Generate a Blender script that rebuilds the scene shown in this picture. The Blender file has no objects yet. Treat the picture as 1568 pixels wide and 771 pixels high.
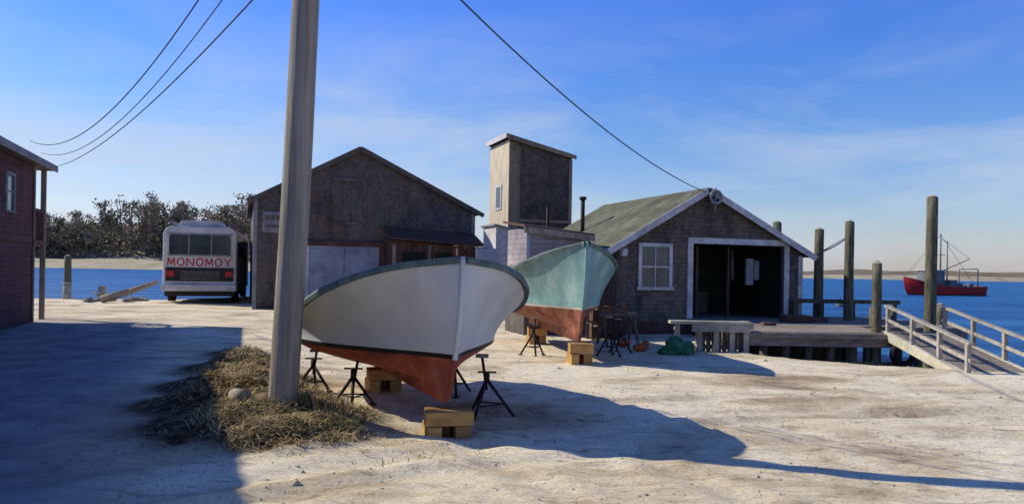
import bpy, math, random, bmesh
import numpy as np
from mathutils import Vector, Matrix, noise
random.seed(7)
R=math.radians
scene=bpy.context.scene
COL=scene.collection
SUN_EL=35.0
SH=(0.959,-0.283)   # direction shadows fall

# ------------------------------------------------------------------ materials
def newmat(name):
    m=bpy.data.materials.new(name); m.use_nodes=True
    nt=m.node_tree; b=nt.nodes['Principled BSDF']
    return m,nt,b
def N(nt,t,**k):
    n=nt.nodes.new(t)
    for a,v in k.items(): setattr(n,a,v)
    return n
def ramp(nt,cols,lo=.3,hi=.7):
    r=N(nt,'ShaderNodeValToRGB'); e=r.color_ramp.elements
    n=len(cols)
    while len(e)<n: e.new(.5)
    for i,c in enumerate(cols):
        e[i].position=lo+(hi-lo)*i/max(1,n-1); e[i].color=(*c,1)
    return r
def noisenode(nt,vec,scale,detail=6,rough=.6,dist=0):
    n=N(nt,'ShaderNodeTexNoise'); n.inputs['Scale'].default_value=scale
    n.inputs['Detail'].default_value=detail; n.inputs['Roughness'].default_value=rough
    n.inputs['Distortion'].default_value=dist
    nt.links.new(vec,n.inputs['Vector']); return n
def mapped(nt,stretch=(1,1,1)):
    tc=N(nt,'ShaderNodeTexCoord'); mp=N(nt,'ShaderNodeMapping')
    mp.inputs['Scale'].default_value=stretch
    nt.links.new(tc.outputs['Object'],mp.inputs['Vector']); return mp.outputs['Vector']
def mulcol(nt,a,b,f=1.0,mode='MULTIPLY'):
    m=N(nt,'ShaderNodeMix',data_type='RGBA',blend_type=mode); m.inputs['Factor'].default_value=f
    nt.links.new(a,m.inputs['A']); nt.links.new(b,m.inputs['B']); return m.outputs['Result']
def mat(name,cols,scale=5,rough=.8,bump=.3,stretch=(1,1,1),spec=.25,bs=None,bd=.02,var=.35,metal=0):
    m,nt,b=newmat(name); v=mapped(nt,stretch)
    n=noisenode(nt,v,scale); r=ramp(nt,cols); nt.links.new(n.outputs['Fac'],r.inputs['Fac'])
    n2=noisenode(nt,mapped(nt),scale*.22,4); r2=ramp(nt,[(1-var,)*3,(1,1,1)],.35,.6)
    nt.links.new(n2.outputs['Fac'],r2.inputs['Fac'])
    nt.links.new(mulcol(nt,r.outputs['Color'],r2.outputs['Color']),b.inputs['Base Color'])
    n3=noisenode(nt,v,bs or scale*3,8); bp=N(nt,'ShaderNodeBump'); bp.inputs['Strength'].default_value=bump
    bp.inputs['Distance'].default_value=bd
    nt.links.new(n3.outputs['Fac'],bp.inputs['Height']); nt.links.new(bp.outputs['Normal'],b.inputs['Normal'])
    b.inputs['Roughness'].default_value=rough; b.inputs['Specular IOR Level'].default_value=spec
    b.inputs['Metallic'].default_value=metal
    return m
def shingle(name,c1,c2,row=.13,w=.14,tint=None,off=True,slope=False,bump=.7,tlo=.52):
    m,nt,b=newmat(name)
    tc=N(nt,'ShaderNodeTexCoord'); sp=N(nt,'ShaderNodeSeparateXYZ'); nt.links.new(tc.outputs['Object'],sp.inputs[0])
    cb=N(nt,'ShaderNodeCombineXYZ')
    if slope:
        nt.links.new(sp.outputs['Y'],cb.inputs['X']); nt.links.new(sp.outputs['X'],cb.inputs['Y'])
    else:
        ad=N(nt,'ShaderNodeMath',operation='ADD'); nt.links.new(sp.outputs['X'],ad.inputs[0]); nt.links.new(sp.outputs['Y'],ad.inputs[1])
        nt.links.new(ad.outputs[0],cb.inputs['X']); nt.links.new(sp.outputs['Z'],cb.inputs['Y'])
    br=N(nt,'ShaderNodeTexBrick'); nt.links.new(cb.outputs[0],br.inputs['Vector'])
    br.inputs['Scale'].default_value=1; br.inputs['Brick Width'].default_value=w; br.inputs['Row Height'].default_value=row
    br.inputs['Mortar Size'].default_value=.005; br.inputs['Mortar Smooth'].default_value=.5; br.inputs['Bias'].default_value=0
    br.inputs['Color1'].default_value=(*c1,1); br.inputs['Color2'].default_value=(*c2,1)
    br.inputs['Mortar'].default_value=(c1[0]*.45,c1[1]*.45,c1[2]*.45,1)
    n=noisenode(nt,mapped(nt,(1,1,.45)),.9,9,.72,.4); r=ramp(nt,[(.42,.39,.37),(1,1,1),(1.45,1.35,1.2)],.33,.68)
    nt.links.new(n.outputs['Fac'],r.inputs['Fac'])
    c=mulcol(nt,br.outputs['Color'],r.outputs['Color'])
    if tint:
        n4=noisenode(nt,mapped(nt),1.7,7,.7,.6); r4=ramp(nt,[(0,0,0),(.8,.8,.8)],tlo,tlo+.18)
        nt.links.new(n4.outputs['Fac'],r4.inputs['Fac'])
        mx=N(nt,'ShaderNodeMix',data_type='RGBA'); nt.links.new(r4.outputs['Color'],mx.inputs['Factor'])
        nt.links.new(c,mx.inputs['A']); mx.inputs['B'].default_value=(*tint,1); c=mx.outputs['Result']
    nt.links.new(c,b.inputs['Base Color'])
    n3=noisenode(nt,mapped(nt),14,6)
    ml=N(nt,'ShaderNodeMath',operation='MULTIPLY_ADD'); nt.links.new(br.outputs['Fac'],ml.inputs[0]); ml.inputs[1].default_value=-1.0
    nt.links.new(n3.outputs['Fac'],ml.inputs[2])
    bp=N(nt,'ShaderNodeBump'); bp.inputs['Strength'].default_value=bump; bp.inputs['Distance'].default_value=.02
    nt.links.new(ml.outputs[0],bp.inputs['Height']); nt.links.new(bp.outputs['Normal'],b.inputs['Normal'])
    b.inputs['Roughness'].default_value=.85; b.inputs['Specular IOR Level'].default_value=.2
    return m

M={}
M['shA']=shingle('weathered_shingle_grey',(.095,.083,.08),(.15,.13,.122),tint=(.17,.095,.06),row=.12,w=.12,tlo=.49)
M['shB']=shingle('weathered_shingle_brown',(.10,.083,.07),(.17,.142,.12),row=.115,w=.12,tint=(.15,.1,.07),tlo=.56)
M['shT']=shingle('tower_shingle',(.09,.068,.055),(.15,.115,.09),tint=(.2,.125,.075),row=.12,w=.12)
M['shTan']=mat('tower_sunlit_colour',[(.42,.35,.25),(.58,.5,.37),(.68,.6,.47)],2,.85,.4,(3,3,.5),var=.2)  # sunlight put into the colour of the tower's left side
M['shL']=shingle('dark_red_clapboard',(.095,.04,.05),(.12,.055,.065),row=.12,w=2.4,tint=(.10,.075,.085))
M['shW']=shingle('pale_clapboard',(.25,.235,.27),(.32,.295,.33),row=.14,w=2.2,tint=(.2,.135,.11),tlo=.48)
M['roofG']=shingle('mossy_roof',(.11,.11,.08),(.17,.165,.115),row=.16,w=.3,slope=True,tint=(.085,.11,.045),tlo=.45)
M['roofD']=shingle('asphalt_roof',(.09,.085,.085),(.14,.13,.125),row=.16,w=.3,slope=True)
M['trim']=mat('white_trim_paint',[(.42,.41,.42),(.6,.59,.59),(.7,.68,.65)],6,.6,.2)
M['trimg']=mat('grey_trim_paint',[(.2,.2,.22),(.32,.31,.33)],6,.7,.2)
M['bluegrey']=mat('blue_grey_paint',[(.2,.23,.28),(.31,.35,.42),(.38,.41,.46)],2,.6,.25)
M['wood']=mat('weathered_wood',[(.16,.13,.10),(.28,.24,.19),(.38,.33,.26)],4,.85,.5,(3,3,.6))
M['woodd']=mat('dark_weathered_wood',[(.07,.06,.05),(.12,.105,.09),(.17,.15,.125)],4,.85,.5,(3,3,.6))
M['woodt']=mat('tan_weathered_wood',[(.2,.13,.075),(.34,.24,.14),(.42,.31,.2)],4,.85,.5,(3,3,.6))
M['woodx']=mat('weathered_planks',[(.17,.13,.11),(.30,.25,.20),(.42,.36,.29)],4,.85,.5,(.7,3,3))
M['woodl']=mat('bleached_wood',[(.42,.38,.28),(.58,.54,.40),(.66,.62,.48)],4,.8,.4,(.8,3,3))
M['woodm']=mat('grey_bleached_wood',[(.26,.24,.2),(.4,.37,.31),(.5,.46,.38)],4,.8,.4,(2,2,1))
M['woodr']=mat('reddish_boards',[(.06,.035,.028),(.12,.065,.045),(.18,.1,.065)],3,.85,.4,(3,3,.5))
M['pile']=mat('piling_wood',[(.05,.055,.035),(.13,.125,.08),(.22,.2,.13)],5,.9,.6,(4,4,.6))
M['pole']=mat('pole_wood',[(.20,.18,.15),(.33,.30,.25),(.44,.405,.335)],3,.85,.8,(9,9,.22),var=.25)
M['block']=mat('new_lumber',[(.36,.19,.06),(.55,.31,.10),(.62,.38,.14)],5,.7,.3,(.8,3,3))
M['blockend']=mat('lumber_dark',[(.25,.12,.04),(.4,.21,.07)],5,.7,.3)
M['white']=mat('hull_white_paint',[(.50,.52,.52),(.63,.645,.63),(.71,.715,.68)],1.6,.55,.35,(1,1,.5),var=.2)
M['red']=mat('bottom_red_paint',[(.22,.05,.032),(.42,.10,.06),(.5,.19,.13)],3.2,.75,.4,(1,1,.7),var=.35)
M['black']=mat('boot_stripe',[(.012,.012,.014),(.03,.03,.03)],8,.6,.1)
M['gunw']=mat('gunwale_greengrey',[(.07,.11,.11),(.17,.23,.21)],8,.6,.2)
M['deck']=mat('boat_deck',[(.45,.45,.4),(.58,.57,.5)],8,.6,.2)
M['teal']=mat('hull_teal_paint',[(.13,.28,.28),(.23,.40,.39),(.42,.56,.52)],2.6,.6,.25,(1,1,.6),var=.3)
M['red2']=mat('bottom_rust_paint',[(.13,.04,.03),(.28,.09,.055),(.36,.18,.12)],5,.75,.35,var=.4)
M['cream']=mat('cream_band',[(.45,.42,.33),(.6,.56,.45)],5,.6,.2)
M['iron']=mat('rusty_iron',[(.012,.012,.014),(.03,.026,.026),(.07,.04,.03)],18,.7,.4)
M['dark']=mat('painted_inside_dark',[(.012,.02,.014),(.025,.035,.025)],3,.9,.1)
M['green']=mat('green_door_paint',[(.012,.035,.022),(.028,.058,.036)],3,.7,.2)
M['tarp']=mat('green_net',[(.02,.10,.05),(.05,.22,.10),(.09,.3,.15)],12,.8,.9,bd=.05)
M['orange']=mat('buoy_orange',[(.45,.10,.03),(.6,.16,.05)],8,.5,.1)
M['glass']=mat('window_glass',[(.03,.045,.05),(.08,.10,.11)],2,.12,.02,spec=.6)
M['vwhite']=mat('bus_white_paint',[(.5,.52,.52),(.66,.67,.65),(.72,.72,.69)],2,.4,.1)
M['vdark']=mat('bus_dark_panel',[(.015,.014,.015),(.05,.035,.03)],3,.5,.1)
M['vred']=mat('red_lettering',[(.5,.03,.03),(.58,.05,.05)],6,.5,.05)
M['rubber']=mat('rubber',[(.012,.012,.012),(.025,.025,.025)],10,.8,.2)
M['wire']=mat('cable',[(.03,.03,.045),(.05,.05,.07)],10,.6,.1)
M['stone']=mat('grey_rock',[(.12,.115,.105),(.24,.225,.2),(.36,.33,.29)],3,.9,.8,bd=.06)
M['conc']=mat('bleached_post',[(.3,.28,.22),(.48,.45,.36)],6,.9,.4)
M['fred']=mat('trawler_red',[(.36,.015,.015),(.5,.03,.025)],1,.5,.05)
M['fdark']=mat('trawler_grey',[(.08,.09,.1),(.2,.2,.21)],1,.6,.05)
M['straw']=mat('straw',[(.46,.34,.15),(.64,.52,.27)],5,.9,0)
M['straw2']=mat('dry_grass_brown',[(.26,.17,.07),(.4,.29,.14)],5,.9,0)
M['grassg']=mat('grass_olive',[(.10,.11,.035),(.18,.17,.07)],5,.9,0)
M['twig']=mat('bare_twigs',[(.27,.20,.12),(.40,.31,.19)],.15,.95,0)
M['twig2']=mat('bare_twigs_grey',[(.31,.235,.17),(.45,.36,.26)],.15,.95,0)
M['ever']=mat('scrub_green',[(.13,.14,.065),(.24,.235,.12)],.15,.95,0)
M['bark']=mat('bark',[(.2,.16,.13),(.3,.24,.2)],1,.95,0)
M['shore']=mat('far_sand',[(.40,.34,.22),(.5,.44,.3),(.24,.22,.12)],.06,.95,.2)
M['seabush']=mat('far_scrub',[(.16,.13,.07),(.28,.22,.14)],.1,.95,.2)

# ------------------------------------------------------------------ mesh helpers
def empty(name,loc=(0,0,0),yaw=0):
    o=bpy.data.objects.new(name,None); o.location=loc; o.rotation_euler=(0,0,R(yaw)); o.empty_display_size=.3
    COL.objects.link(o); return o
def mk(name,verts,faces,mats,parent=None,idx=None,smooth=False,bevel=0):
    me=bpy.data.meshes.new(name); me.from_pydata([tuple(v) for v in verts],[],faces)
    if not isinstance(mats,(list,tuple)): mats=[mats]
    for m in mats: me.materials.append(M[m] if isinstance(m,str) else m)
    if idx is not None: me.polygons.foreach_set('material_index',idx)
    if smooth: me.polygons.foreach_set('use_smooth',[True]*len(me.polygons))
    me.update()
    o=bpy.data.objects.new(name,me); COL.objects.link(o)
    if parent: o.parent=parent
    if bevel:
        b=o.modifiers.new('bevel','BEVEL'); b.width=bevel; b.segments=2; b.limit_method='ANGLE'
    return o
BF=[(0,3,2,1),(4,5,6,7),(0,1,5,4),(1,2,6,5),(2,3,7,6),(3,0,4,7)]
def boxes(name,bl,mats,parent=None,bevel=0):
    V=[];F=[]
    for (x0,x1,y0,y1,z0,z1) in bl:
        k=len(V)
        V+=[(x0,y0,z0),(x1,y0,z0),(x1,y1,z0),(x0,y1,z0),(x0,y0,z1),(x1,y0,z1),(x1,y1,z1),(x0,y1,z1)]
        F+=[tuple(i+k for i in f) for f in BF]
    return mk(name,V,F,mats,parent,bevel=bevel)
def box(name,x0,x1,y0,y1,z0,z1,m,parent=None,bevel=0.008):
    return boxes(name,[(x0,x1,y0,y1,z0,z1)],m,parent,bevel)
def prism(name,poly,y0,y1,m,parent=None,bevel=0):
    n=len(poly)
    V=[(x,y0,z) for x,z in poly]+[(x,y1,z) for x,z in poly]
    F=[tuple(range(n)),tuple(range(2*n-1,n-1,-1))]+[(i,n+i,n+(i+1)%n,(i+1)%n) for i in range(n)]
    return mk(name,V,F,m,parent,bevel=bevel)
def tubes(name,segs,m,parent=None,n=8,smooth=True):
    V=[];F=[]
    for (a,b,r0,r1) in segs:
        a=Vector(a);b=Vector(b);d=(b-a).normalized()
        q=d.orthogonal().normalized(); w=d.cross(q)
        k=len(V)
        for p,r in((a,r0),(b,r1)):
            for i in range(n):
                t=2*math.pi*i/n; V.append(p+q*math.cos(t)*r+w*math.sin(t)*r)
        for i in range(n): F.append((k+i,k+(i+1)%n,k+n+(i+1)%n,k+n+i))
        F.append(tuple(k+i for i in range(n-1,-1,-1))); F.append(tuple(k+n+i for i in range(n)))
    o=mk(name,V,F,m,parent)
    if smooth:
        o.data.polygons.foreach_set('use_smooth',[len(p.vertices)==4 for p in o.data.polygons])
    return o
def beam(name,a,b,w,h,m,parent=None):
    a=Vector(a);b=Vector(b);d=(b-a).normalized()
    s=d.cross(Vector((0,0,1)))
    s=Vector((1,0,0)) if s.length<1e-3 else s.normalized()
    u=s.cross(d)
    V=[]
    for p in(a,b):
        for i,j in((-1,-1),(1,-1),(1,1),(-1,1)): V.append(p+s*i*w/2+u*j*h/2)
    return mk(name,V,[(3,2,1,0),(4,5,6,7),(0,1,5,4),(1,2,6,5),(2,3,7,6),(3,0,4,7)],m,parent,bevel=.006)
def cable(name,pts,r,m,parent=None):
    c=bpy.data.curves.new(name,'CURVE'); c.dimensions='3D'; c.bevel_depth=r; c.bevel_resolution=2
    s=c.splines.new('POLY'); s.points.add(len(pts)-1)
    for i,p in enumerate(pts): s.points[i].co=(*p,1)
    c.materials.append(M[m]); o=bpy.data.objects.new(name,c); COL.objects.link(o)
    if parent: o.parent=parent
    return o
def sagpts(a,b,s,n=40):
    a=Vector(a);b=Vector(b)
    return [a.lerp(b,i/n)-Vector((0,0,4*s*(i/n)*(1-i/n))) for i in range(n+1)]
def sstep(t): t=max(0,min(1,t)); return t*t*(3-2*t)

# ------------------------------------------------------------------ terrain
WZ=-0.8
def yb(x):
    return float(np.interp(x,[-60,-16,-12.5,4.9,5.1,6,7,9,12,30,80],[34,36.5,48,48,16.2,15.4,14.8,14,13,11,8]))
GP=[(-2.5,8.3,.95,.24),(-2.15,7.75,.65,.12),(-3.2,9.5,.85,.34),(-3.75,11.0,.8,.27),(-4.4,12.8,.65,.2),(-5.1,14.8,.5,.1)]
def mound(x,y):
    h=0
    for a,b,r,k in GP:
        h=max(h,k*math.exp(-(((x-a)**2+(y-b)**2)/(r*r))**1.3))
    return h
def ruts(x,y):
    h=0
    for cx,cy,rs in((6,-4,(12.4,13.9)),(9,-7,(17.2,18.7))):
        d=math.hypot(x-cx,y-cy)
        for r in rs:
            q=(d-r+.12*noise.noise(Vector((x*.6,y*.6,r))))/.16
            h+=-.032*math.exp(-q*q)+.016*math.exp(-((abs(q)-1.7)/.7)**2)
    l=x+.43*(y-5)-2.0
    for o in(-1.3,.2):
        q=(l-o+.15*noise.noise(Vector((x*.4,y*.4,o))))/.18
        h+=-.022*math.exp(-q*q)+.01*math.exp(-((abs(q)-1.7)/.7)**2)
    return h*(.6+.8*max(0,noise.noise(Vector((x*.35,y*.35,12)))+.4))
def gz(x,y):
    z=0
    t=(y-yb(x))/3.2
    z-=1.7*sstep(t)
    if y<60 and abs(x)<40:
        z+=.035*noise.noise(Vector((x*.5,y*.5,0)))+.02*noise.noise(Vector((x*1.7,y*1.7,3)))+.010*noise.noise(Vector((x*5,y*5,9)))
        m_=mound(x,y)
        z+=m_*(1+.35*noise.noise(Vector((x*3,y*3,5)))+.2*noise.noise(Vector((x*8,y*8,5))))
        if y<24: z+=ruts(x,y)
    return z
def axis(parts):
    a=[]
    for s,e,st in parts: a+=list(np.arange(s,e,st))
    return a+[parts[-1][1]]
xs=axis([(-4000,-400,600),(-400,-60,40),(-60,-20,2),(-20,-7,.3),(-7,7,.07),(7,16,.15),(16,60,2),(60,400,40),(400,4000,600)])
ys=axis([(-60,2,4),(2,12,.065),(12,24,.15),(24,60,.6),(60,400,40),(400,5000,600)])
V=[];mask=[];shade_tint=[]
for y in ys:
    for x in xs:
        V.append((x,y,gz(x,y)))
        mm=0
        if -9<x<0 and 6<y<24:
            # bare soil bank, heavier on the left side
            mm=min(1,(mound(x,y)+1.2*mound(x+.28,y))*8)
        t=(y-yb(x))/3.2
        if 0<t<2 : mm=max(mm,min(.7,t*2))
        mask.append(mm)
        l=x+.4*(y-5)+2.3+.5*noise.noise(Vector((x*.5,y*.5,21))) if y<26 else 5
        shade_tint.append(sstep((.2-l)/1.6)*sstep((25-y)/5) if x>-30 and y>-10 else 0)  # darker ground colour deepening the house shadow, feathered inside its edge
nx=len(xs)
F=[(j*nx+i,j*nx+i+1,(j+1)*nx+i+1,(j+1)*nx+i) for j in range(len(ys)-1) for i in range(nx-1)]
m,nt,b=newmat('sandy_ground'); M['ground']=m
v=mapped(nt)
n1=noisenode(nt,mapped(nt,(1,1.6,1)),.38,10,.66,.8); r1=ramp(nt,[(.33,.25,.165),(.56,.46,.305),(.74,.64,.445),(.82,.735,.545)],.33,.58)
nt.links.new(n1.outputs['Fac'],r1.inputs['Fac'])
n2=noisenode(nt,mapped(nt,(1,2.6,1)),2.4,8,.7,.9); r2=ramp(nt,[(.62,.57,.51),(1,1,1),(1.05,1.04,1.02)],.35,.56)
nt.links.new(n2.outputs['Fac'],r2.inputs['Fac'])
c=mulcol(nt,r1.outputs['Color'],r2.outputs['Color'])
n5=noisenode(nt,v,28,4,.7); r5=ramp(nt,[(.72,.69,.65),(1,1,1)],.35,.50); nt.links.new(n5.outputs['Fac'],r5.inputs['Fac'])
c=mulcol(nt,c,r5.outputs['Color'])
ar=N(nt,'ShaderNodeAttribute',attribute_name='shade_tint')
n7=noisenode(nt,v,1.2,8,.7); r7=ramp(nt,[(.20,.195,.2),(.31,.30,.295),(.42,.40,.37)],.35,.65); nt.links.new(n7.outputs['Fac'],r7.inputs['Fac'])  # blue-grey shade colour mixed into the sand
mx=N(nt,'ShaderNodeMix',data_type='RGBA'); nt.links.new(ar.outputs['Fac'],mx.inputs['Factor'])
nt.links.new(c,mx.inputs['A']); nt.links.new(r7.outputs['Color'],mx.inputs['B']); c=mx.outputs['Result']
at=N(nt,'ShaderNodeAttribute',attribute_name='soil')
n6=noisenode(nt,v,6,6,.7); r6=ramp(nt,[(.03,.02,.012),(.085,.058,.032),(.26,.185,.10)],.40,.64); nt.links.new(n6.outputs['Fac'],r6.inputs['Fac'])
mx=N(nt,'ShaderNodeMix',data_type='RGBA'); nt.links.new(at.outputs['Fac'],mx.inputs['Factor'])
nt.links.new(c,mx.inputs['A']); nt.links.new(r6.outputs['Color'],mx.inputs['B'])
nt.links.new(mx.outputs['Result'],b.inputs['Base Color'])
n3=noisenode(nt,mapped(nt,(1,1.8,1)),5,12,.72,.5); bp=N(nt,'ShaderNodeBump'); bp.inputs['Strength'].default_value=.75; bp.inputs['Distance'].default_value=.06
nt.links.new(n3.outputs['Fac'],bp.inputs['Height']); nt.links.new(bp.outputs['Normal'],b.inputs['Normal'])
b.inputs['Roughness'].default_value=.95; b.inputs['Specular IOR Level'].default_value=.1
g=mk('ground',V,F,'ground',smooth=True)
at=g.data.attributes.new('soil','FLOAT','POINT'); at.data.foreach_set('value',mask)
at=g.data.attributes.new('shade_tint','FLOAT','POINT'); at.data.foreach_set('value',shade_tint)

# water
m,nt,b=newmat('sea_water'); M['water']=m
n1=noisenode(nt,mapped(nt,(.05,.25,1)),1,6,.6); r1=ramp(nt,[(.01,.075,.22),(.018,.12,.31),(.04,.18,.40)],.35,.65)
nt.links.new(n1.outputs['Fac'],r1.inputs['Fac']); nt.links.new(r1.outputs['Color'],b.inputs['Base Color'])
n3=noisenode(nt,mapped(nt,(.5,1.2,1)),2.2,8,.65); bp=N(nt,'ShaderNodeBump'); bp.inputs['Strength'].default_value=1; bp.inputs['Distance'].default_value=.3
nt.links.new(n3.outputs['Fac'],bp.inputs['Height']); nt.links.new(bp.outputs['Normal'],b.inputs['Normal'])
b.inputs['Roughness'].default_value=.45; b.inputs['Specular IOR Level'].default_value=.17
mk('water',[(-4000,8,WZ),(4000,8,WZ),(4000,5000,WZ),(-4000,5000,WZ)],[(0,1,2,3)],'water')

# far shores
def shoreobj(name,x0,x1,y0,prof,m,step=6):
    V=[];F=[];xx=list(np.arange(x0,x1+.1,step)); k=len(prof)
    for i,x in enumerate(xx):
        e=sstep((x1-x)/(abs(x1-x0)*.15)) if name=='wooded_headland' else sstep((x-x0)/(abs(x1-x0)*.1))
        for (dy,z) in prof:
            yy=y0+dy+6*noise.noise(Vector((x*.02,0,1)))
            zz=z*e+(z>3)*e*1.2*noise.noise(Vector((x*.03,dy*.05,2)))
            V.append((x,yy,-1.5 if z<0 else WZ+(zz-WZ)*1.0 if e>0.02 else -1.5))
    for i in range(len(xx)-1):
        for j in range(k-1):
            F.append((i*k+j,(i+1)*k+j,(i+1)*k+j+1,i*k+j+1))
    return mk(name,V,F,m,smooth=True)
o=shoreobj('wooded_headland',-700,-20,300,[(-8,-1.5),(0,0),(12,2.6),(20,3.4),(24,6),(45,10),(90,14),(220,6)],['shore','seabush'])
o.data.polygons.foreach_set('material_index',[0 if (i%7)<3 else 1 for i in range(len(o.data.polygons))])
o=shoreobj('distant_dunes',120,1600,520,[(-8,-1.5),(0,0),(10,1.6),(20,2.4),(30,4.6),(60,6),(160,0)],['shore','seabush'],10)
o.data.polygons.foreach_set('material_index',[0 if (i%6)<3 else 1 for i in range(len(o.data.polygons))])

# distant trees (one mass)
V=[];F=[];I=[]
def addquad(c,s,mi):
    a=Vector((random.gauss(0,1),random.gauss(0,1),random.gauss(0,1))).normalized()
    q=a.orthogonal().normalized(); w=a.cross(q); k=len(V)
    s2=s*random.uniform(.35,1)
    V.extend([c-q*s-w*s2*.3,c+q*s*.3-w*s2,c+q*s+w*s2*.3,c-q*s*.2+w*s2]); F.append((k,k+1,k+2,k+3)); I.append(mi)
def addlimb(a,b,r0,r1):
    a=Vector(a);b=Vector(b);d=(b-a).normalized();q=d.orthogonal().normalized();w=d.cross(q);k=len(V)
    for p,r in((a,r0),(b,r1)):
        for i in range(4):
            t=math.pi/2*i; V.append(p+q*math.cos(t)*r+w*math.sin(t)*r)
    for i in range(4): F.append((k+i,k+(i+1)%4,k+4+(i+1)%4,k+4+i)); I.append(3)
for i in range(190):
    x=random.uniform(-260,-52); y=random.uniform(322,375)
    hn=noise.noise(Vector((x*.03,4,0)))
    hgt=random.uniform(14,20)*(1+.35*hn)
    if x<-175: hgt*=.72
    e=.35+.65*sstep((-45-x)/45)
    base=8+3*random.random()
    mi=random.choice([0,0,1,1,0,2])
    if random.random()<.35 and y<336: mi=2; hgt*=.55
    top=base+hgt*e
    addlimb((x,y,3),(x,y,top-4),.4,.2)
    cl=[]
    for k in range(12):
        zt=random.uniform(.25,1); rad=4.6*math.sqrt(max(.05,1-((zt-.55)/.55)**2))
        a=random.uniform(0,6.28); rr=random.uniform(.2,1)*rad
        p=Vector((x+math.cos(a)*rr,y+math.sin(a)*rr,base*.6+(top-base*.6)*zt-.8))
        addlimb((x,y,p.z-3),p,.16,.05); cl.append((p,random.uniform(1.3,2.3)))
    for p,cr in cl:
        mm=mi if random.random()<.7 else random.choice([0,1])
        for q in range(44):
            d=Vector((random.gauss(0,1),random.gauss(0,1),random.gauss(0,.8)))*cr*.6
            addquad(p+d,random.uniform(.2,.6),mm)
for i in range(12000):
    x=random.uniform(-265,-45); y=random.uniform(318,337)
    addquad(Vector((x,y,4+random.random()**1.2*10*sstep((-40-x)/50))),random.uniform(.35,.9),random.choice([2,2,0,1]))
mk('distant_trees',V,F,['twig','twig2','ever','bark'],idx=I)

# ------------------------------------------------------------------ grass
V=[];F=[];I=[]
def blade(x,y,h,lean,mi,w=.006):
    z=gz(x,y)-.01; a=random.uniform(0,6.28); dx,dy=math.cos(a),math.sin(a); k=len(V)
    lx,ly=dx*lean*h,dy*lean*h; px,py=-dy*w,dx*w
    V.extend([(x-px,y-py,z),(x+px,y+py,z),(x+lx*.4+px*.8,y+ly*.4+py*.8,z+h*.6),(x+lx*.4-px*.8,y+ly*.4-py*.8,z+h*.6),(x+lx,y+ly,z+h*(1-.25*lean))])
    F.append((k,k+1,k+2,k+3)); I.append(mi); F.append((k+3,k+2,k+4)); I.append(mi)
tufts=[]
for i in range(760):
    a,b_,r,kk=random.choices(GP,[8,3,5,3.4,2,.6])[0]
    an=random.uniform(0,6.28); rr=r*1.1*math.sqrt(random.random())
    x=a+math.cos(an)*rr; y=b_+math.sin(an)*rr
    if noise.noise(Vector((x*2.2,y*2.2,7)))>-.08 and x>a-r*.7: tufts.append((x,y,rr/r))
for x,y,q in tufts:
    mi0=random.choices([0,1,2],[8,3,1.5])[0]; near=math.hypot(x+2.4,y-8.3)
    hh=random.uniform(.04,.10)*(1.5 if near<.6 and y>8.2 else 1)
    for k in range(26):
        blade(x+random.gauss(0,.055),y+random.gauss(0,.055),hh*random.uniform(.4,1.6),random.uniform(.4,2.1),mi0 if random.random()<.75 else random.choice([0,1,2]),.003+.0003*y)
for i in range(8000):
    a,b_,r,kk=random.choices(GP,[8,4,6,4,2.5,1])[0]
    x=random.gauss(a+.08,r*.42); y=random.gauss(b_,r*.45)
    blade(x,y,random.uniform(.03,.10),random.uniform(1.2,2.6),random.choice([0,0,0,1]),.003+.0003*y)
for i in range(16):
    x=-2.4+random.uniform(-.1,.7); y=8.3+random.uniform(-.3,.4)
    for k in range(5): blade(x+random.gauss(0,.03),y+random.gauss(0,.03),random.uniform(.15,.32),random.uniform(.3,1.1),random.choice([0,0,1]),.005)
for i in range(500):
    x=random.uniform(-4,-.2); y=random.uniform(6.6,10.5)
    blade(x,y,random.uniform(.03,.09),1.5,random.choice([0,1]),.004)
mk('dry_grass',V,F,['straw','straw2','grassg'],idx=I)

# pebbles / clods
V=[];F=[]
for i in range(2600):
    y=random.uniform(4.3,20); x=random.uniform(-.7,.7)*y
    s=random.uniform(.005,.018)*(1+y*.04)
    if random.random()<.04: s*=2
    z=gz(x,y); k=len(V)
    rt=random.uniform(0,6)
    for (a,b_,c_) in((1,0,0),(0,1,0),(-1,0,0),(0,-1,0),(0,0,.7)):
        a+=random.uniform(-.3,.3); b_+=random.uniform(-.3,.3)
        V.append((x+(a*math.cos(rt)-b_*math.sin(rt))*s,y+(a*math.sin(rt)+b_*math.cos(rt))*s,z-.003+c_*s))
    F+=[(k,k+1,k+4),(k+1,k+2,k+4),(k+2,k+3,k+4),(k+3,k,k+4)]
mk('pebbles',V,F,'conc')

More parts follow.
